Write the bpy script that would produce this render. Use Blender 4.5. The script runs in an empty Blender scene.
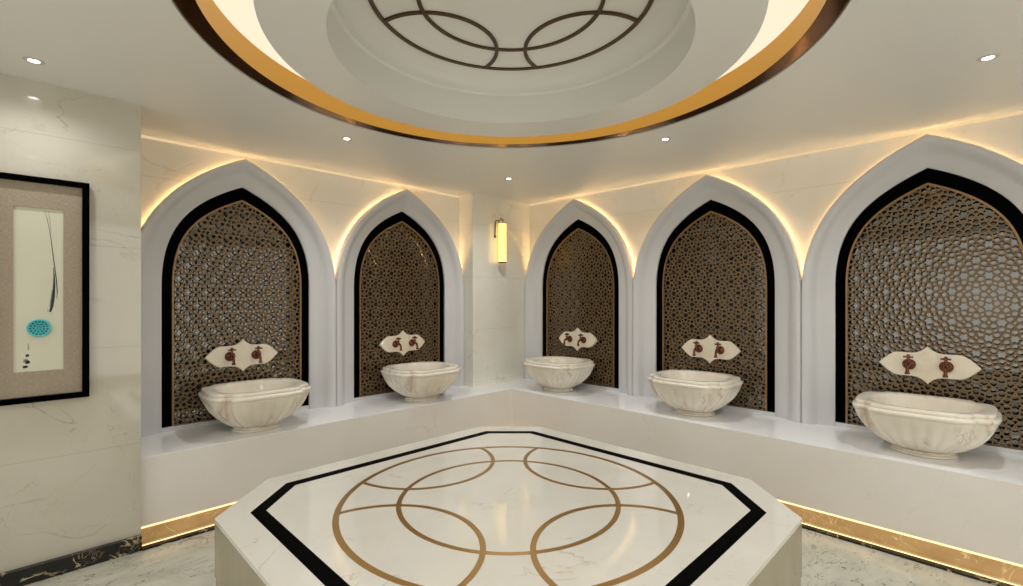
import bpy, math
from mathutils import Vector, Matrix

SC = bpy.context.scene
COL = SC.collection
PI = math.pi
R2 = math.sqrt(2)

# ------------------------------------------------------------------ camera, world, exposure
cam = bpy.data.cameras.new('camera')
cam.sensor_width = 36
cam.lens = 480 / 1023 * 36
cam.shift_x = .5 / 1023
cam.shift_y = 6 / 1023
cam.clip_start = .02
cam_o = bpy.data.objects.new('camera', cam)
COL.objects.link(cam_o)
cam_o.location = (0, 0, 1.48)
cam_o.rotation_euler = (PI / 2, 0, -PI / 4)
SC.camera = cam_o
w = bpy.data.worlds.new('world'); SC.world = w; w.use_nodes = True
w.node_tree.nodes['Background'].inputs[0].default_value = (.02, .02, .02, 1)
SC.view_settings.view_transform = 'Standard'
SC.view_settings.look = 'None'
SC.view_settings.gamma = 1
SC.view_settings.use_curve_mapping = False
SC.view_settings.exposure = 0.43
SC.cycles.use_denoising = True
SC.cycles.max_bounces = 10
SC.cycles.diffuse_bounces = 6
SC.cycles.glossy_bounces = 5
SC.cycles.sample_clamp_indirect = 6
SC.cycles.caustics_reflective = False
SC.cycles.caustics_refractive = False

COVE = 0.76      # light given off by the round ceiling cove
HALO = 11.0      # warm strips behind the arches
EDGE = 0.48     # strip added to imitate the ceiling glow along the arched walls
KICK = 1.0      # warm strips under the ledge
SPOT = 38.0     # each recessed downlight
FILL = 0.5    # added glowing fill panels, framed like windows, behind the camera

# ------------------------------------------------------------------ sizes
HC = 2.63       # ceiling
ZL = .5225      # ledge top
YL, XR = 4.22, 4.30   # the two tiled walls
C = 1.619       # centre of dome and platform
LO = -1.262     # the two walls behind the camera

# ------------------------------------------------------------------ materials
def lin(c):
    f = lambda v: (v / 255 / 12.92) if v / 255 <= .04045 else ((v / 255 + .055) / 1.055) ** 2.4
    return (f(c[0]), f(c[1]), f(c[2]), 1)

def mat(name, col, rough=.5, metal=0, coat=0, ior=1.5, emit=None, es=0):
    m = bpy.data.materials.new(name); m.use_nodes = True
    b = m.node_tree.nodes['Principled BSDF']
    b.inputs['Base Color'].default_value = lin(col)
    b.inputs['Roughness'].default_value = rough
    b.inputs['Metallic'].default_value = metal
    b.inputs['IOR'].default_value = ior
    b.inputs['Coat Weight'].default_value = coat
    b.inputs['Coat Roughness'].default_value = .05
    if emit:
        b.inputs['Emission Color'].default_value = lin(emit)
        b.inputs['Emission Strength'].default_value = es
    return m

def marble(name, base, alt, vein, rough=.08, scale=1.0, vein_amt=.5, vein_w=.012, seams=None, mask=.5, seam_col=None, stretch=(1, 1, 1), speck=None):
    m = mat(name, base, rough)
    nt = m.node_tree; N = nt.nodes; L = nt.links
    b = N['Principled BSDF']
    tc = N.new('ShaderNodeTexCoord')
    mp = N.new('ShaderNodeMapping'); mp.inputs['Scale'].default_value = [scale * s for s in stretch]
    mp.inputs['Rotation'].default_value = (.3, .5, .4)
    L.new(tc.outputs['Object'], mp.inputs[0])
    def noise(sc, det, dist=0, off=0):
        n = N.new('ShaderNodeTexNoise'); n.inputs['Scale'].default_value = sc
        n.inputs['Detail'].default_value = det; n.inputs['Distortion'].default_value = dist
        if off:
            a = N.new('ShaderNodeVectorMath'); a.inputs[1].default_value = (off, off * 1.7, off * .6)
            L.new(mp.outputs[0], a.inputs[0]); L.new(a.outputs[0], n.inputs['Vector'])
        else:
            L.new(mp.outputs[0], n.inputs['Vector'])
        return n.outputs['Fac']
    def ramp(src, p0, p1, c0=(0, 0, 0, 1), c1=(1, 1, 1, 1)):
        r = N.new('ShaderNodeValToRGB'); r.color_ramp.elements[0].position = p0; r.color_ramp.elements[1].position = p1
        r.color_ramp.elements[0].color = c0; r.color_ramp.elements[1].color = c1
        L.new(src, r.inputs[0]); return r.outputs[0]
    def mth(op, a, b_=None):
        n = N.new('ShaderNodeMath'); n.operation = op
        for i, v in enumerate((a, b_)):
            if v is None: continue
            if isinstance(v, (int, float)): n.inputs[i].default_value = v
            else: L.new(v, n.inputs[i])
        return n.outputs[0]
    def mix(f, a, c):
        n = N.new('ShaderNodeMix'); n.data_type = 'RGBA'
        for i, v in ((0, f), (6, a), (7, c)):
            if isinstance(v, (int, float, tuple)): n.inputs[i].default_value = v
            else: L.new(v, n.inputs[i])
        return n.outputs[2]
    cloud = ramp(noise(1.6, 6, .6), .35, .68)
    col = mix(cloud, lin(base), lin(alt))
    v = mth('ABSOLUTE', mth('SUBTRACT', noise(1.3, 7, 1.2, 3.1), .5))
    thin = ramp(v, 0, vein_w, (1, 1, 1, 1), (0, 0, 0, 1))
    msk = ramp(noise(2.2, 3, 0, 7.7), mask, mask + .12)
    col = mix(mth('MULTIPLY', mth('MULTIPLY', thin, msk), vein_amt), col, lin(vein))
    v2 = mth('ABSOLUTE', mth('SUBTRACT', noise(3.7, 6, 2.0, 5.3), .5))
    thin2 = ramp(v2, 0, vein_w * 1.3, (1, 1, 1, 1), (0, 0, 0, 1))
    msk2 = ramp(noise(1.8, 3, 0, 9.1), mask + .03, mask + .15)
    col = mix(mth('MULTIPLY', mth('MULTIPLY', thin2, msk2), vein_amt * .7), col, lin(vein))
    if speck:
        sp = ramp(noise(20, 6, .8, 1.9), .55, .66)
        msp = ramp(noise(2.6, 5, 1.0, 4.4), .47, .58)
        col = mix(mth('MULTIPLY', mth('MULTIPLY', sp, msp), .75), col, lin(speck))
    if seams:
        sx = N.new('ShaderNodeSeparateXYZ'); L.new(tc.outputs['Object'], sx.inputs[0])
        for ax, off, per in seams:
            f = mth('FRACT', mth('DIVIDE', mth('ADD', sx.outputs[ax], -off + per * 20), per))
            d = mth('MULTIPLY', mth('ABSOLUTE', mth('SUBTRACT', f, .5)), per)
            line = mth('GREATER_THAN', d, per / 2 - .0016)
            col = mix(mth('MULTIPLY', line, .26), col, lin(seam_col or (110, 100, 80)))
    L.new(col, b.inputs['Base Color'])
    return m

M = {}
M['ceiling'] = mat('ceiling_lacquer', (226, 225, 219), .42)
M['cream_wall'] = marble('cream_marble', (246, 242, 234), (240, 234, 222), (200, 184, 154), .07, 1.1, .45, .008, seams=[(2, .05, .575)], mask=.52)
M['pier'] = marble('pier_marble', (202, 197, 183), (194, 188, 172), (140, 128, 104), .05, 1.2, .5, .008, seams=[(2, .054, .575)], mask=.5)
M['column'] = marble('pillar_marble', (238, 236, 226), (231, 228, 215), (178, 160, 125), .05, 1.3, .5, .008, seams=[(2, .05, .575)], mask=.52)
M['white'] = mat('white_solid_surface', (206, 206, 208), .22)
M['ledge_top'] = mat('white_stone', (244, 245, 247), .12)
M['ledge_front'] = marble('ledge_marble', (236, 232, 228), (231, 226, 220), (210, 202, 190), .10, 1.0, .35, .008, mask=.5)
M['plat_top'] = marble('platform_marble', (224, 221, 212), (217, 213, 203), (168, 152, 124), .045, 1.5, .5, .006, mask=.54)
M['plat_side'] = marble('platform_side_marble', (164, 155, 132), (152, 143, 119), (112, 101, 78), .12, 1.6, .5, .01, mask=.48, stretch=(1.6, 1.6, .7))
M['floor'] = marble('floor_marble', (202, 199, 185), (174, 173, 159), (104, 92, 76), .22, 2.6, .6, .02, mask=.50, stretch=(.8, 1.5, 1), speck=(92, 80, 64), seams=[(0, .44, .8), (1, .1, .8)], seam_col=(150, 146, 134))
M['black_marble'] = marble('black_gold_marble', (10, 9, 7), (18, 15, 12), (226, 206, 160), .2, 4.0, 1.0, .022, mask=.50)
M['riser'] = marble('gold_lit_riser', (208, 182, 140), (190, 164, 122), (252, 238, 200), .3, 4.0, 1.0, .02, mask=.49)  # tan colour holds the strips' gold light on what is black marble
M['black'] = mat('black_lacquer', (1, 1, 1), .5, ior=1.08)
M['screen'] = mat('bronze_screen', (120, 98, 68), .40, .45)
M['edging'] = mat('bronze_edging', (146, 114, 78), .35, .5)
M['mirror'] = mat('smoked_mirror_glass', (122, 122, 122), .04, 1.0)
M['basin'] = marble('basin_marble', (240, 234, 222), (224, 215, 200), (172, 136, 102), .16, 2.6, .6, .05, mask=.53, stretch=(1, 1, .35))
M['plate'] = marble('plate_marble', (230, 220, 202), (224, 213, 192), (190, 170, 138), .18, 4, .4, .02)
M['copper'] = mat('antique_copper', (118, 72, 54), .22, .9)
M['brass'] = mat('brass_inlay', (168, 132, 78), .28, .65)
M['gold'] = mat('brushed_gold', (206, 156, 66), .45, .35)
M['bronze'] = mat('polished_bronze', (120, 80, 40), .16, 1.0)
M['dark_bronze'] = mat('dark_bronze', (84, 60, 38), .35, .5)
M['trim_white'] = mat('downlight_trim', (196, 192, 182), .35)
M['dark'] = mat('dark_cavity', (18, 16, 14), .6)
M['ink'] = mat('ink', (38, 38, 42), .6)
M['ink_pale'] = mat('diluted_ink', (132, 132, 126), .6)
M['paper'] = mat('picture_paper', (214, 212, 192), .5)
M['turq'] = mat('turquoise_ceramic', (66, 196, 204), .25)
M['turq_dark'] = mat('turquoise_hollow', (10, 62, 74), .4)
M['cove'] = mat('cove_diffuser', (60, 56, 50), .5, emit=(255, 238, 208), es=COVE)
M['halo'] = mat('warm_light_strip', (255, 220, 160), .5, emit=(255, 213, 150), es=HALO)
M['edge'] = mat('edge_glow_strip', (120, 100, 70), .5, emit=(255, 226, 178), es=EDGE)
M['kick'] = mat('warm_kick_strip', (255, 220, 160), .5, emit=(255, 222, 165), es=KICK)
M['fill_panel'] = mat('fill_glow_glass', (240, 240, 240), .6, emit=(255, 252, 244), es=FILL)
M['bulb'] = mat('downlight_lens', (255, 255, 250), .5, emit=(255, 250, 238), es=8)
M['shade'] = mat('sconce_shade', (255, 226, 150), .4, emit=(255, 218, 128), es=.78)

def linen():
    m = mat('linen_mount', (150, 136, 116), .8)
    nt = m.node_tree; N = nt.nodes; L = nt.links
    tc = N.new('ShaderNodeTexCoord')
    fac = []
    for rot in ((70, 1, 900), (900, 1, 70)):
        mp = N.new('ShaderNodeMapping'); mp.inputs['Scale'].default_value = rot
        n = N.new('ShaderNodeTexNoise'); n.inputs['Scale'].default_value = 1; n.inputs['Detail'].default_value = 2
        L.new(tc.outputs['Object'], mp.inputs[0]); L.new(mp.outputs[0], n.inputs['Vector']); fac.append(n.outputs['Fac'])
    a = N.new('ShaderNodeMath'); a.operation = 'ADD'; L.new(fac[0], a.inputs[0]); L.new(fac[1], a.inputs[1])
    r = N.new('ShaderNodeValToRGB'); r.color_ramp.elements[0].position = .75 / 2; r.color_ramp.elements[1].position = 1.25 / 2
    h = N.new('ShaderNodeMath'); h.operation = 'MULTIPLY'; h.inputs[1].default_value = .5; L.new(a.outputs[0], h.inputs[0])
    L.new(h.outputs[0], r.inputs[0])
    r.color_ramp.elements[0].color = lin((140, 126, 108)); r.color_ramp.elements[1].color = lin((182, 169, 150))
    L.new(r.outputs[0], N['Principled BSDF'].inputs['Base Color'])
    return m
M['linen'] = linen()
for k_ in ('column', 'pier'): M[k_].node_tree.nodes['Principled BSDF'].inputs['IOR'].default_value = 1.8

# ------------------------------------------------------------------ helpers
class MB:
    def __init__(s): s.v = []; s.f = []
    def quad(s, *p):
        i = len(s.v); s.v += [tuple(q) for q in p]; s.f.append(tuple(range(i, i + len(p))))
    def box(s, x0, x1, y0, y1, z0, z1):
        i = len(s.v)
        s.v += [(x, y, z) for z in (z0, z1) for y in (y0, y1) for x in (x0, x1)]
        for q in ((0, 2, 3, 1), (4, 5, 7, 6), (0, 1, 5, 4), (2, 6, 7, 3), (0, 4, 6, 2), (1, 3, 7, 5)):
            s.f.append(tuple(i + k for k in q))
    def grid(s, rows, close_u=False, close_v=False):
        n = len(rows); m = len(rows[0]); i = len(s.v)
        for r in rows: s.v += [tuple(p) for p in r]
        for a in range(n if close_u else n - 1):
            for b in range(m if close_v else m - 1):
                a2 = (a + 1) % n; b2 = (b + 1) % m
                s.f.append((i + a * m + b, i + a * m + b2, i + a2 * m + b2, i + a2 * m + b))
    def lathe(s, prof, n=64, c=(0, 0)):
        s.grid([[(c[0] + r * math.cos(2 * PI * k / n), c[1] + r * math.sin(2 * PI * k / n), z) for k in range(n)] for r, z in prof], close_v=True)
    def prism(s, poly, z0, z1, axis=2):
        def P(a, b, h): return (a, b, h) if axis == 2 else (a, h, b)
        i = len(s.v); n = len(poly)
        s.v += [P(a, b, z0) for a, b in poly] + [P(a, b, z1) for a, b in poly]
        s.f.append(tuple(i + k for k in range(n))[::-1]); s.f.append(tuple(i + n + k for k in range(n)))
        for k in range(n):
            k2 = (k + 1) % n; s.f.append((i + k, i + k2, i + n + k2, i + n + k))
    def tube(s, pts, r, n=8, close=False):
        pts = [Vector(p) for p in pts]; rows = []
        rr = r if isinstance(r, (list, tuple)) else [r] * len(pts)
        up = None
        for i, p in enumerate(pts):
            a = pts[max(i - 1, 0)]; b = pts[min(i + 1, len(pts) - 1)]
            if close: a = pts[i - 1]; b = pts[(i + 1) % len(pts)]
            t = (b - a).normalized()
            if up is None: up = t.orthogonal().normalized()
            up = (up - t * up.dot(t)).normalized(); sd = t.cross(up)
            rows.append([p + (up * math.cos(2 * PI * k / n) + sd * math.sin(2 * PI * k / n)) * rr[i] for k in range(n)])
        s.grid(rows, close_u=close, close_v=True)
        if not close:
            i = len(s.v) - len(rows) * n
            s.f.append(tuple(i + k for k in range(n))[::-1]); s.f.append(tuple(len(s.v) - n + k for k in range(n)))
    def build(s, name, m, parent=None, smooth=None, loc=None):
        me = bpy.data.meshes.new(name); me.from_pydata(s.v, [], s.f); me.update()
        import bmesh
        bm = bmesh.new(); bm.from_mesh(me)
        bmesh.ops.remove_doubles(bm, verts=bm.verts, dist=1e-6)
        bmesh.ops.recalc_face_normals(bm, faces=bm.faces)
        bm.to_mesh(me); bm.free()
        me.materials.append(M[m])
        if smooth:
            for p in me.polygons: p.use_smooth = True
            me.set_sharp_from_angle(angle=math.radians(smooth))
        o = bpy.data.objects.new(name, me); COL.objects.link(o)
        if parent: o.parent = parent
        if loc: o.location = loc
        return o

def tag(o, label, cat, group=None):
    o['label'] = label; o['category'] = cat
    if group: o['group'] = group
    return o
def thing(name, label, cat, loc=(0, 0, 0), rz=0, group=None):
    o = bpy.data.objects.new(name, None); COL.objects.link(o); o.empty_display_size = .1
    o.location = loc; o.rotation_euler = (0, 0, rz)
    return tag(o, label, cat, group)
def struct(o):
    o['kind'] = 'structure'; return o
def copy_tree(o, parent=None):
    c = o.copy(); COL.objects.link(c)
    if parent: c.parent = parent
    for ch in [q for q in o.children]: copy_tree(ch, c)
    return c

# ------------------------------------------------------------------ arch curves (u across, z up)
def bez(P0, P1, P2, P3, n):
    out = []
    for i in range(n + 1):
        t = i / n; s = 1 - t
        out.append(tuple(s**3 * a + 3 * t * s * s * b + 3 * t * t * s * c + t**3 * d for a, b, c, d in zip(P0, P1, P2, P3)))
    return out
NC = 22
def side(hw, z0, a, b, za, m=.45): return bez((hw, z0), (hw, z0 + a), (b, za - m * b), (0, za), NC)
INNER = side(.5275, 1.58, .40, .38, 2.368)
OUTER = side(.7335, 1.53, .55, .41, 2.578)
GOLD = side(.4635, 1.58, .36, .335, 2.268)
GOLD2 = side(.4515, 1.58, .355, .326, 2.254)
def full(curve, zb=None):
    """left foot, up over the apex, down to the right foot"""
    pts = [(-u, z) for u, z in curve] + [(u, z) for u, z in curve[::-1][1:]]
    if zb is not None: pts = [(-curve[0][0], zb)] + pts + [(curve[0][0], zb)]
    return pts

# ------------------------------------------------------------------ walls
def arched_wall(name, u0, u1, centres, loc, rz, m):
    mb = MB(); cur = full(INNER)
    holes = sorted(centres); x = u0
    for c in holes:
        a, b = c - .5275, c + .5275
        mb.quad((x, 0, 0), (a, 0, 0), (a, 0, HC), (x, 0, HC))
        mb.quad((a, 0, 0), (b, 0, 0), (b, 0, ZL), (a, 0, ZL))
        for (p, q) in zip(cur[:-1], cur[1:]):
            mb.quad((c + p[0], 0, p[1]), (c + q[0], 0, q[1]), (c + q[0], 0, HC), (c + p[0], 0, HC))
        x = b
    mb.quad((x, 0, 0), (u1, 0, 0), (u1, 0, HC), (x, 0, HC))
    o = struct(mb.build(name, m)); o.location = loc; o.rotation_euler = (0, 0, rz)
    return o
LEFT = [1.189, 2.657]
RIGHT = [.303, 1.771, 3.239]
arched_wall('wall_left', .4, XR, LEFT, (0, YL, 0), 0, 'cream_wall')
arched_wall('wall_right', -YL, -LO, [-c for c in RIGHT], (XR, 0, 0), -PI / 2, 'cream_wall')
mb = MB(); mb.box(LO - .1, .4614, 3.565, YL + .08, 0, HC); struct(mb.build('wall_front', 'pier'))
mb = MB(); mb.box(LO - .1, LO, LO, 3.565, 0, HC); struct(mb.build('wall_side', 'cream_wall'))
mb = MB(); mb.box(LO - .1, XR + .1, LO - .1, LO, 0, HC); struct(mb.build('wall_rear', 'cream_wall'))
mb = MB(); mb.box(LO - .1, XR + .1, LO - .1, YL + .1, -.1, 0); struct(mb.build('floor', 'floor'))

# ceiling with its round opening
mb = MB(); n = 128; r0 = 1.382; rows = [[], []]
for k in range(n):
    a = 2 * PI * k / n; ca, sa = math.cos(a), math.sin(a)
    q = 2.79 / max(abs(ca), abs(sa))
    rows[0].append((C + r0 * ca, C + r0 * sa, HC)); rows[1].append((C + q * ca, C + q * sa, HC))
mb.grid([[(p[0], p[1], HC + .02) for p in rows[0]], rows[0], rows[1]], close_v=True)
# margin strips out to the walls
mb.quad((LO - .1, LO - .1, HC), (XR + .2, LO - .1, HC), (XR + .2, C - 2.79, HC), (LO - .1, C - 2.79, HC))
mb.quad((LO - .1, C - 2.79, HC), (C - 2.79, C - 2.79, HC), (C - 2.79, YL + .3, HC), (LO - .1, YL + .3, HC))
struct(mb.build('ceiling', 'ceiling'))

# pillar in the corner
pl = thing('corner_pillar', 'square cream marble pillar in the corner carrying the wall lamp', 'pillar', (3.39, 3.975, ZL))
mb = MB(); mb.box(0, XR - 3.39 - .002, 0, YL - 3.975 - .002, .0005, HC - ZL)
mb.build('shaft', 'column', pl)

# baseboard and floor border
mb = MB(); mb.box(LO, .4614, 3.53, 3.565, 0, .085); struct(mb.build('baseboard_front', 'black_marble'))
mb = MB(); mb.box(.4614, 3.565, 3.523, 3.563, 0, .012); struct(mb.build('trim_1', 'black_marble'))
mb = MB(); mb.box(3.523, 3.563, LO, 3.523, 0, .012); struct(mb.build('trim_2', 'black_marble'))

# window-shaped fill panels, invented to give soft light from the unseen walls
def fill_panel(name, loc, rz, wd, ht):
    o = bpy.data.objects.new(name, None); COL.objects.link(o); o.location = loc; o.rotation_euler = (0, 0, rz); struct(o)
    mb = MB()
    a, b = wd / 2, ht / 2
    mb.grid([[(u, .0, z), (u, .04, z), (u2, .04, z2), (u2, .0, z2)] for (u, z), (u2, z2) in zip([(-a, -b), (a, -b), (a, b), (-a, b)], [(-a + .05, -b + .05), (a - .05, -b + .05), (a - .05, b - .05), (-a + .05, b - .05)])], close_u=True)
    mb.build('fill_panel_frame', 'white', o)
    mb = MB(); mb.box(-a + .05, a - .05, .002, .012, -b + .05, b - .05); mb.build('fill_pane', 'fill_panel', o)
fill_panel('fill_panel_1', (1.6, LO, 1.45), 0, 4.0, 2.1)
fill_panel('fill_panel_2', (LO, 1.15, 1.45), -PI / 2, 4.2, 2.1)

# ------------------------------------------------------------------ the long ledge
lg = thing('stone_ledge', 'long white stone ledge running along both arched walls, carrying the five basins', 'ledge', (3.62, 3.62, 0))
def L_poly(f):   # outline of the L, relative to the ledge corner
    return [(.4614 - 3.62, f), (f, f), (f, LO + .002 - 3.62), (XR - 3.622, LO + .002 - 3.62), (XR - 3.622, YL - 3.622), (.4614 - 3.62, YL - 3.622)]
mb = MB(); mb.prism(L_poly(0), ZL - .005, ZL); mb.build('top_slab', 'ledge_top', lg)
mb = MB(); mb.prism([(.4614 - 3.62, .0005), (.0005, .0005), (.0005, LO + .002 - 3.62), (.03, LO + .002 - 3.62), (.03, .03), (.4614 - 3.62, .03)], .106, ZL - .005)
mb.build('front_panel', 'ledge_front', lg)
mb = MB(); mb.prism(L_poly(.03), .112, .122); mb.build('underside', 'ledge_front', lg)
mb = MB(); mb.prism([(.4614 - 3.62, .02), (.02, .02), (.02, LO + .002 - 3.62), (.1, LO + .002 - 3.62), (.1, .1), (.4614 - 3.62, .1)], 0.0005, .112)
mb.prism([(.4614 - 3.62, -.044), (-.044, -.044), (-.044, LO + .002 - 3.62), (.02, LO + .002 - 3.62), (.02, .02), (.4614 - 3.62, .02)], 0.0005, .002)
mb.build('recessed_plinth', 'riser', lg)
def L_strip(f, g, z0, z1, name, m):
    mb = MB(); mb.prism([(.4614 - 3.62, f), (f, f), (f, LO + .002 - 3.62), (g, LO + .002 - 3.62), (g, g), (.4614 - 3.62, g)], z0, z1)
    mb.build(name, m, lg)
L_strip(.002, .014, .094, .106, 'upper_light_strip', 'kick')
L_strip(-.054, -.040, .0005, .012, 'lower_light_strip', 'kick')

# ------------------------------------------------------------------ arched niches
PROF = [(0, 0), (0, .018), (.004, .021), (.05, .034), (.085, .044), (.102, .050), (.116, .060), (.132, .078), (.150, .094), (.170, .104), (.188, .107), (.199, .104), (.2045, .096), (.206, .085), (.206, .026), (.19, .026)]
def make_niche():
    t = thing('arched_niche', '', 'niche')
    # white moulded surround
    zz = [ZL + (1.55 - ZL) * k / 3 for k in range(3)]
    pairs = [((-.5275, z), (-.7335, z)) for z in zz]
    fi, fo = full(INNER), full(OUTER)
    pairs += list(zip(fi, fo)) + [((.5275, z), (.7335, z)) for z in zz[::-1]]
    mb = MB()
    mb.grid([[(a[0] + (b[0] - a[0]) * d / .206, -p, a[1] + (b[1] - a[1]) * d / .206) for d, p in PROF] for a, b in pairs])
    mb.build('surround', 'white', t, smooth=38)
    # warm strip fixed on the wall behind the surround, along the pointed part only
    mb = MB()
    pts = []
    for (a, b) in list(zip(fi, fo))[1:-1]:
        f = .84
        pts.append((a[0] + (b[0] - a[0]) * f, -.012, a[1] + (b[1] - a[1]) * f))
    mb.tube(pts, .007, 6); mb.build('glow_strip', 'halo', t)
    # black border
    zb = ZL + .03
    go, gi, bo = full(GOLD, zb), full(GOLD2, zb), full(INNER, zb)
    mb = MB()
    mb.grid([[(a[0], .001, a[1]), (b[0], .001, b[1]), (b[0], .0515, b[1])] for a, b in zip(bo, go)])
    mb.build('black_border', 'black', t)
    # bronze edging
    mb = MB()
    mb.grid([[(a[0], .0005, a[1]), (a[0], -.008, a[1]), (b[0], -.008, b[1]), (b[0], .010, b[1])] for a, b in zip(go, gi)])
    mb.build('screen_edging', 'edging', t, smooth=30)
    # sill
    mb = MB(); mb.prism([(-.5275, ZL), (.5275, ZL), (.5275, zb), (-.5275, zb)], -.014, .058, axis=1)
    mb.build('sill', 'white', t)
    # mirror
    poly = full(INNER, ZL); mb = MB(); mb.prism(poly, .052, .058, axis=1); mb.build('mirror_panel', 'mirror', t)
    # pierced screen
    mb = MB()
    lim = full(GOLD2)[::1]
    def top(u):
        u = abs(u)
        for (u1, z1), (u0, z0) in zip(GOLD2[:-1], GOLD2[1:]):
            if u0 <= u <= u1: return z1 + (z0 - z1) * ((u1 - u) / max(u1 - u0, 1e-9))
        return -9
    inside = lambda p: abs(p[0]) < .453 and zb - .002 < p[1] < top(p[0]) + .004
    per = .203 / math.sqrt(3); e = per / (1 + math.sqrt(3)); TH = math.radians(57)
    segs = {}
    def poly_segs(cx, cz, rad, n, a0):
        V = [Vector((cx + rad * math.cos(a0 + 2 * PI * k / n), cz + rad * math.sin(a0 + 2 * PI * k / n))) for k in range(n)]
        cen = Vector((cx, cz))
        for k in range(n):
            v = V[k]; m1 = (V[k - 1] + v) / 2; m2 = (v + V[(k + 1) % n]) / 2
            d = (v - m1).normalized(); nrm = (cen - m1); nrm = (nrm - d * nrm.dot(d)).normalized()
            ray = d * math.cos(TH) + nrm * math.sin(TH)
            axis = (cen - v).normalized(); perp = Vector((-axis.y, axis.x))
            # where the ray meets the bisector v->centre
            den = ray.dot(perp); tt = (v - m1).dot(perp) / den
            X = m1 + ray * tt
            for m_ in (m1, m2): segs[(round(m_.x, 5), round(m_.y, 5), round(X.x, 5), round(X.y, 5))] = 1
    h = math.sqrt(3)
    for j in range(-16, 5):
        for i in range(-6, 7):
            cx = i * per + (j % 2) * per / 2; cz = 2.14 + j * per * h / 2
            poly_segs(cx, cz, e, 6, PI / 6)
            for q in range(3):
                a = q * PI / 3
                poly_segs(cx + per / 2 * math.cos(a), cz + per / 2 * math.sin(a), e / R2, 4, a + PI / 4)
            for a in (PI / 6, PI / 2):
                poly_segs(cx + per / h * math.cos(a), cz + per / h * math.sin(a), e / h, 3, a + PI)
    W = .0040
    for (x0, z0, x1, z1) in segs:
        A, B = (x0, z0), (x1, z1)
        ia, ib = inside(A), inside(B)
        if not ia and not ib: continue
        if ia != ib:
            p, q = (A, B) if ia else (B, A)
            for _ in range(10):
                mm = ((p[0] + q[0]) / 2, (p[1] + q[1]) / 2)
                if inside(mm): p = mm
                else: q = mm
            A, B = ((A, p) if ia else (p, B))
        d = Vector((B[0] - A[0], B[1] - A[1]))
        if d.length < .002: continue
        d.normalize(); s = Vector((-d.y, d.x)) * W; ex = d * W * .55
        P = [(A[0] - ex.x + s.x, A[1] - ex.y + s.y), (B[0] + ex.x + s.x, B[1] + ex.y + s.y), (B[0] + ex.x - s.x, B[1] + ex.y - s.y), (A[0] - ex.x - s.x, A[1] - ex.y - s.y)]
        i = len(mb.v)
        mb.v += [(a, -.004, b) for a, b in P] + [(a, .010, b) for a, b in P]
        mb.f += [(i, i + 1, i + 2, i + 3), (i, i + 4, i + 5, i + 1), (i + 1, i + 5, i + 6, i + 2), (i + 2, i + 6, i + 7, i + 3), (i + 3, i + 7, i + 4, i), (i + 7, i + 6, i + 5, i + 4)]
    mb.build('pierced_screen', 'screen', t)
    return t

# ------------------------------------------------------------------ basins
def make_basin():
    t = thing('marble_basin', '', 'basin')
    A, B = .349, .322
    def ring(f, z, lob=1.0, flute=0.0, n=240, ex=3.3):
        row = []
        for k in range(n):
            a = 2 * PI * k / n
            ca, sa = math.cos(a), math.sin(a)
            e_ = 2 + (ex - 2) * min(1, lob)
            rr = (abs(ca) ** e_ + abs(sa) ** e_) ** (-1 / e_)
            # small re-entrant notch at each corner
            dd = ((a % (PI / 2)) - PI / 4) / .11
            rr *= 1 - .095 * lob * math.exp(-dd * dd)
            rr *= 1 + flute * 1.5 * (abs(math.cos(a * 14)) - .6)
            row.append((A * f * rr * ca, B * f * rr * sa, z))
        return row
    foot = MB()
    foot.grid([ring(f, z, 0) for f, z in ((.02, .0), (.455, .0), (.47, .004), (.47, .011), (.455, .015), (.43, .018), (.44, .022), (.44, .028), (.41, .034), (.36, .045))], close_v=True)
    foot.build('foot', 'basin', t, smooth=40)
    body = MB()
    prof = [(.33, .034, .1, 0), (.44, .036, .15, .01), (.52, .048, .3, .02), (.61, .070, .5, .03), (.70, .098, .7, .034), (.785, .130, .9, .032), (.855, .164, 1, .026), (.915, .202, 1.1, .016), (.955, .235, 1.1, .006), (.975, .250, 1, 0), (.96, .256, 1, 0), (.955, .262, 1, 0)]
    body.grid([ring(f, z, l, fl) for f, z, l, fl in prof], close_v=True)
    body.build('bowl', 'basin', t, smooth=50)
    rim = MB()
    prof = [(.945, .260, 1), (.99, .262, 1), (1.0, .267, 1), (1.0, .277, 1), (.992, .282, 1), (.955, .285, 1), (.945, .289, 1), (.955, .294, 1), (.955, .304, 1), (.94, .311, 1), (.91, .313, .95), (.80, .311, .3), (.765, .306, .1), (.745, .292, 0), (.70, .23, 0), (.58, .15, 0), (.38, .10, 0), (.15, .085, 0), (.01, .084, 0)]
    rim.grid([ring(f, z, l) for f, z, l in prof], close_v=True)
    rim.build('rim', 'basin', t, smooth=40)
    return t

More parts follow.
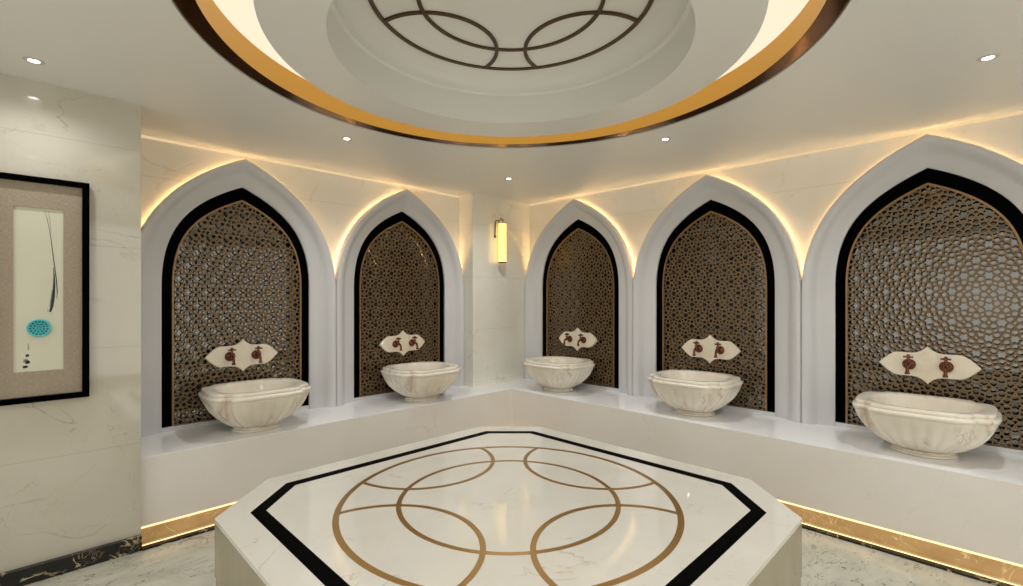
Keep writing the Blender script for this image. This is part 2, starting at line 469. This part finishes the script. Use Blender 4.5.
# ------------------------------------------------------------------ tap plates
def make_taps():
    t = thing('tap_plate', '', 'tap')
    q = [(.262, 0), (.235, .030), (.208, .056), (.185, .072), (.165, .080), (.13, .080), (.075, .080), (.055, .085), (.035, .095), (.018, .108), (0, .128)]
    out = q + [(-u, z) for u, z in q[::-1][1:]]
    out = out + [(u, -z) for u, z in out[::-1][1:-1]]
    mb = MB()
    i0 = 0
    big = out; sm = [(u * .97, z * .95) for u, z in out]
    rows = [[(u, 0.012, z) for u, z in big], [(u, -.010, z) for u, z in big], [(u, -.016, z) for u, z in sm]]
    mb.grid(rows, close_v=True)
    i = len(mb.v); mb.v += [(u, -.016, z) for u, z in sm]; mb.f.append(tuple(range(i, i + len(sm))))
    mb.build('backplate', 'plate', t, smooth=30)
    for sx in (-.095, .095):
        mb = MB()
        # rosette with stepped rings
        n = 28
        prof = [(.036, -.016), (.037, -.021), (.031, -.026), (.029, -.031), (.022, -.033), (.018, -.039), (.012, -.042), (.010, -.060), (.012, -.066)]
        mb.grid([[(sx + r * math.cos(2 * PI * k / n), y, r * math.sin(2 * PI * k / n)) for k in range(n)] for r, y in prof], close_v=True)
        # body, spout
        mb.tube([(sx, -.055, .002), (sx, -.085, .002), (sx, -.105, -.006), (sx, -.114, -.022), (sx, -.116, -.050)], [.012, .0125, .011, .0095, .010], 12)
        mb.tube([(sx, -.116, -.044), (sx, -.116, -.058)], [.0135, .0135], 12)
        # valve stem
        mb.tube([(sx, -.070, .002), (sx, -.070, .022), (sx, -.070, .024), (sx, -.070, .032), (sx, -.070, .034), (sx, -.070, .046)], [.010, .009, .015, .015, .008, .007], 12)
        tap = mb.build('tap', 'copper', t, smooth=40)
        mb = MB()
        mb.tube([(sx - .026, -.070, .054), (sx - .021, -.070, .054), (sx, -.070, .054), (sx + .021, -.070, .054), (sx + .026, -.070, .054)], [.008, .0055, .0055, .0055, .008], 10)
        mb.tube([(sx, -.096, .054), (sx, -.091, .054), (sx, -.070, .054), (sx, -.049, .054), (sx, -.044, .054)], [.008, .0055, .0055, .0055, .008], 10)
        mb.tube([(sx, -.070, .044), (sx, -.070, .050), (sx, -.070, .058), (sx, -.070, .066), (sx, -.070, .072)], [.009, .012, .012, .010, .004], 12)
        mb.build('handle', 'copper', tap, smooth=40)
    return t

spots = [((c, YL, 0), 0) for c in LEFT] + [((XR, c, 0), -PI / 2) for c in RIGHT[::-1]]
where = ['on left wall, nearest the framed picture', 'on the left wall, just left of the corner pillar', 'on the right wall, right beside the corner pillar', 'on the right wall, middle one of its three', 'on the right wall, largest and closest in view']
arch_l = ['white arch niche with bronze screen ' + s for s in where]
basin_l = ['fluted cream marble basin on the ledge, left wall, nearest the framed picture',
           'fluted cream marble basin on the ledge, left wall, just left of the corner pillar',
           'small looking fluted marble basin on the ledge, right wall, beside the corner pillar',
           'fluted cream marble basin standing in front of the middle arch of the right wall',
           'large fluted marble basin at the right edge of the photo, closest in view']
tap_l = ['cream stone tap plate with two copper taps, left wall, nearest the framed picture',
         'cream stone tap plate with two copper taps, left wall, just left of the corner pillar',
         'cream stone tap plate with two copper taps, right wall, beside the corner pillar',
         'cream stone tap plate with two copper taps in the middle arch of the right wall',
         'cream stone tap plate with two copper taps above the basin closest in view']
niche0, basin0, tap0 = make_niche(), make_basin(), make_taps()
for i, (loc, rz) in enumerate(spots):
    for src, labs, grp, off, z in ((niche0, arch_l, 'arched niches along the walls', 0, 0), (basin0, basin_l, 'marble basins on the ledge', -.345, ZL + .0005), (tap0, tap_l, 'tap plates above the basins', -.0175, 1.033)):
        o = src if i == 0 else copy_tree(src)
        d = Vector((0, off, 0)); d.rotate(Matrix.Rotation(rz, 3, 'Z'))
        o.location = Vector(loc) + d + Vector((0, 0, z)); o.rotation_euler = (0, 0, rz)
        o['label'] = labs[i]; o['group'] = grp

# ------------------------------------------------------------------ pattern of interlaced circles
def motif(mb, R, wo, wi, z0, z1):
    step = [0]
    up = -1 if z1 - z0 > .005 else 1        # tracery hangs down, inlay stands up
    lo, hi = z0, z1
    def band(cx, cy, r, wd, keep=None, n=160):
        # each band a hair above the last, so crossings never share one plane
        k_ = step[0] * .00025; step[0] += 1
        z0, z1 = (lo - k_, hi) if up < 0 else (lo, hi + k_)
        run = []
        def flush():
            if len(run) > 1:
                rows = []
                for a in run:
                    ca, sa = math.cos(a), math.sin(a); ri, ro = r - wd / 2, r + wd / 2
                    rows.append([(cx + ri * ca, cy + ri * sa, z0), (cx + ro * ca, cy + ro * sa, z0), (cx + ro * ca, cy + ro * sa, z1), (cx + ri * ca, cy + ri * sa, z1)])
                mb.grid(rows, close_v=True)
            run.clear()
        a0 = math.atan2(cy, cx) if keep else 0
        for k in range(n + 1):
            a = a0 + 2 * PI * k / n
            if keep is None or keep(cx + r * math.cos(a), cy + r * math.sin(a)): run.append(a)
            else: flush()
        flush()
    k = R / .787
    band(0, 0, R - wo / 2, wo)
    band(0, 0, .521 * k - wi / 2, wi)
    for q in range(4):
        a = q * PI / 2
        band(.705 * k * math.cos(a), .705 * k * math.sin(a), .405 * k, wi, lambda x, y: math.hypot(x, y) < R - wo * .5, 400)

# ------------------------------------------------------------------ platform
pf = thing('marble_platform', 'octagonal marble platform with black border and brass circles in the room centre', 'platform', (C - .012, C + .004, 0))
def octo(s, d):
    c = d - s
    return [(s, c), (c, s), (-c, s), (-s, c), (-s, -c), (-c, -s), (c, -s), (s, -c)]
ZP = .538
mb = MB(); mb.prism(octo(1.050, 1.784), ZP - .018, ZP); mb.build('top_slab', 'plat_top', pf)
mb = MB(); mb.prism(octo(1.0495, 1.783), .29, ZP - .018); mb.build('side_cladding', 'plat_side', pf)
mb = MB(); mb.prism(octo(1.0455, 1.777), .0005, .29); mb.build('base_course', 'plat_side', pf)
o1, o2 = octo(.924, 1.609), octo(.866, 1.527)
mb = MB(); mb.grid([[(a[0], a[1], ZP), (a[0], a[1], ZP + .0006), (b[0], b[1], ZP + .0006), (b[0], b[1], ZP)] for a, b in zip(o1, o2)], close_u=True)
mb.build('black_inlay', 'black', pf)
mb = MB(); motif(mb, .787, .027, .0225, ZP, ZP + .0006)
mb.build('brass_inlay', 'brass', pf)

# ------------------------------------------------------------------ ceiling dome
dm = thing('ceiling_medallion', 'suspended round ceiling medallion with a recess holding dark bronze circles', 'ceiling medallion', (C, C, 2.62))
mb = MB(); mb.lathe([(.822, 0), (1.085, 0), (1.085, .03), (.85, .03)], 144); mb.build('rim_disc', 'ceiling', dm, smooth=30)
mb = MB()
prof = [(.822, 0), (.822, .175), (.806, .185)] + [(.70 + .10 * math.cos(a), .185 + .09 * math.sin(a)) for a in [PI / 2 * k / 8 for k in range(9)]] + [(.69, .280), (0.001, .280)]
mb.lathe(prof, 144); mb.build('recess', 'ceiling', dm, smooth=30)
mb = MB(); motif(mb, .676, .021, .019, .270, .2795); mb.build('circle_tracery', 'dark_bronze', dm)

rg = thing('bronze_ceiling_ring', 'polished bronze and gold ring lining the round opening in the ceiling', 'ceiling trim', (C, C, HC))
mb = MB(); mb.lathe([(1.381, .014), (1.381, .008), (1.374, .006), (1.298, .006), (1.295, .008)], 160); mb.build('flange', 'bronze', rg)
mb = MB(); mb.lathe([(1.295, .006), (1.295, .125), (1.31, .125)], 160); mb.build('inner_band', 'gold', rg, smooth=30)
cv = thing('cove_light', 'glowing round light cove between the ceiling ring and the medallion', 'cove light', (C, C, HC + .13))
mb = MB(); mb.lathe([(.86, 0), (1.305, 0), (1.305, .01), (.86, .01)], 128); mb.build('diffuser', 'cove', cv)

pm = thing('perimeter_glow', 'added warm strip imitating the glow where ceiling and arched walls meet', 'added glow strip', (0, 0, HC))
def wedge(x0, y0, x1, y1, nx, ny):  # glowing wedge stands in for wall light mirrored in the ceiling
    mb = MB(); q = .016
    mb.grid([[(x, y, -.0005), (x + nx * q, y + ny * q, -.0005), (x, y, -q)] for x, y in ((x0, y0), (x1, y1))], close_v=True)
    mb.build('glow_strip', 'edge', pm)
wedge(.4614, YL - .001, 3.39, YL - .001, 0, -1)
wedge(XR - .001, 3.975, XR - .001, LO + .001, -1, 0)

# ------------------------------------------------------------------ downlights
def make_down():
    t = thing('downlight', '', 'downlight')
    mb = MB(); mb.lathe([(.021, -.001), (.024, -.004), (.036, -.004), (.040, -.0005)], 32); mb.build('trim_ring', 'trim_white', t, smooth=40)
    mb = MB(); mb.lathe([(.0005, -.0025), (.020, -.0025), (.021, -.001)], 32); mb.build('lens', 'bulb', t)
    ld = bpy.data.lights.new('lamp', 'SPOT'); ld.energy = SPOT * .33; ld.spot_size = math.radians(150); ld.spot_blend = 1
    ld.color = (.98, .985, .97); ld.shadow_soft_size = .036
    lo = bpy.data.objects.new('lamp', ld); COL.objects.link(lo); lo.parent = t; lo.location = (0, 0, -.01)
    return t
dl = [((.01, 3.265), 'recessed white downlight in the ceiling in front of the framed picture'),
      ((1.60, 3.265), 'recessed downlight between the two left arches and the gold ceiling ring'),
      ((3.225, 3.255), 'recessed downlight farthest from view, in front of the corner pillar'),
      ((3.225, 1.655), 'recessed downlight in front of the middle arch of the right wall'),
      ((3.225, .01), 'recessed downlight nearest the right edge, in front of the largest arch')]
extra = [((0.01, 1.655), 'recessed downlight in the ceiling beside the left side wall'), ((1.60, -.15), 'recessed downlight in the ceiling behind the gold ring'), ((0.01, -.15), 'recessed downlight in the ceiling above the entrance corner')]
d0 = make_down()
for i, ((x, y), lab) in enumerate(dl + extra):
    o = d0 if i == 0 else copy_tree(d0)
    if i == 0: pass
    elif i == 1:
        full_lamp = [q for q in o.children if q.type == 'LIGHT'][0]; full_lamp.data = full_lamp.data.copy(); full_lamp.data.energy = SPOT; FL = full_lamp.data
    else: [q for q in o.children if q.type == 'LIGHT'][0].data = FL
    o.location = (x, y, HC); o['label'] = lab; o['group'] = 'recessed ceiling downlights'

# ------------------------------------------------------------------ wall lamp on the pillar
wl = thing('wall_lamp', 'glowing tubular wall lamp with a hooked bronze arm on the corner pillar', 'wall lamp', (3.76, 3.975, 1.89))
mb = MB(); n = 28
mb.lathe([(.001, .006), (.046, .006), (.046, .442), (.040, .444), (.001, .444)], n, c=(0, -.078)); mb.build('shade', 'shade', wl, smooth=40)
mb = MB(); mb.lathe([(.001, -.004), (.030, -.004), (.048, 0), (.048, .007), (.001, .007)], n, c=(0, -.078)); mb.build('end_cap', 'dark_bronze', wl, smooth=40)
mb = MB(); mb.lathe([(.001, .443), (.048, .443), (.048, .449), (.012, .454), (.004, .462)], n, c=(0, -.078)); mb.build('end_cap', 'dark_bronze', wl, smooth=40)
mb = MB()
mb.tube([(-.045, -.004, .28), (-.045, -.010, .42), (-.045, -.014, .462), (-.040, -.022, .480), (-.030, -.034, .476), (-.026, -.044, .468), (-.022, -.052, .476), (-.012, -.064, .492), (.004, -.074, .494), (.012, -.078, .480), (.004, -.078, .462), (0, -.078, .455)], .0055, 8)
mb.tube([(-.045, -.001, .30), (-.045, -.012, .30)], .014, 12)
mb.build('arm', 'dark_bronze', wl, smooth=50)

# ------------------------------------------------------------------ framed picture on the front wall
pc = thing('framed_picture', 'black framed picture with linen mount, brush strokes and turquoise medallion on the left wall', 'picture', (.03, 3.565, 1.53))
def rectring(mb, a, b, c, d, e, y0, y1, y2):   # outer half sizes a,b; inner c,d
    o = [(-a, -b), (a, -b), (a, b), (-a, b)]; i = [(-c, -d), (c, -d), (c, d), (-c, d)]
    mb.grid([[(p[0], y0, p[1]), (p[0], y1, p[1]), (p[0] - math.copysign(.004, p[0]), y1 - .003, p[1] - math.copysign(.004, p[1])), (q[0], y1 - .003, q[1]), (q[0], y2, q[1])] for p, q in zip(o, i)], close_u=True)
mb = MB(); rectring(mb, .199, .590, .170, .561, 0, -.0005, -.037, -.016); mb.build('frame', 'black', pc)
mb = MB(); rectring(mb, .172, .563, .0945, .430, 0, -.001, -.013, -.006); mb.build('linen_mount', 'linen', pc)
mb = MB(); mb.box(-.0955, .0955, -.0075, -.001, -.431, .431); art = mb.build('paper', 'paper', pc)
def stroke(pts, wds, m):
    mb = MB(); rows = []
    for k, (u, z) in enumerate(pts):
        a = pts[max(k - 1, 0)]; b = pts[min(k + 1, len(pts) - 1)]
        d = Vector((b[0] - a[0], b[1] - a[1])).normalized(); s = Vector((-d.y, d.x)) * wds[k]
        rows.append([(u - s.x, -.0076, z - s.y), (u + s.x, -.0076, z + s.y), (u + s.x, -.0080, z + s.y), (u - s.x, -.0080, z - s.y)])
    mb.grid(rows, close_v=True); mb.build('brush_stroke', m, art)
stroke([(.021, .42), (.030, .38), (.040, .32), (.047, .26), (.053, .19), (.060, .12), (.067, .05), (.070, -.01), (.068, -.05)], [.0005, .0008, .001, .0014, .0018, .002, .0022, .002, .0006], 'ink')
stroke([(.036, .42), (.042, .36), (.046, .30)], [.0005, .0009, .0006], 'ink_pale')
stroke([(.055, .12), (.058, .07), (.058, .02), (.055, -.04), (.049, -.09), (.042, -.12)], [.0008, .0028, .0045, .0058, .0060, .004], 'ink')
stroke([(.050, 0), (.046, -.05), (.040, -.09)], [.001, .0025, .001], 'ink_pale')
def blot(u, z, r, rz, m):
    mb = MB(); n = 14
    mb.prism([(u + r * (1 + .18 * math.sin(3 * a + u * 90)) * math.cos(a), z + rz * (1 + .15 * math.sin(2 * a + 1)) * math.sin(a)) for a in [2 * PI * k / n for k in range(n)]], -.0082, -.0076, axis=1)
    mb.build('ink_blot', m, art)
for b in ((-.044, -.345, .007, .008, 'ink'), (-.050, -.372, .010, .010, 'ink_pale'), (-.043, -.380, .009, .010, 'ink'), (-.052, -.404, .010, .008, 'ink'), (.034, -.105, .002, .002, 'ink'), (.034, -.118, .002, .0025, 'ink'), (.049, -.130, .002, .0015, 'ink'), (-.040, -.300, .002, .022, 'ink_pale')):
    blot(*b)
# turquoise openwork medallion
md_z = 1.327 - 1.53
mb = MB(); n = 36
mb.grid([[(r * math.cos(2 * PI * k / n), y, md_z + r * math.sin(2 * PI * k / n)) for k in range(n)] for r, y in ((.046, -.0076), (.046, -.018), (.043, -.021), (.039, -.019), (.0005, -.017))], close_v=True)
md = mb.build('medallion', 'turq', pc, smooth=30)
mb = MB()
for ringr, cnt, sz in ((.008, 5, .0040), (.020, 9, .0062), (.033, 15, .0066)):
    for k in range(cnt):
        a = 2 * PI * k / cnt + ringr * 20
        cx, cz = ringr * math.cos(a), md_z + ringr * math.sin(a)
        mb.prism([(cx + sz * (1.0 if q % 2 else .55) * math.cos(a + PI * q / 4), cz + sz * (1.0 if q % 2 else .55) * math.sin(a + PI * q / 4)) for q in range(8)], -.0200, -.0170, axis=1)
mb.build('hollow', 'turq_dark', md)
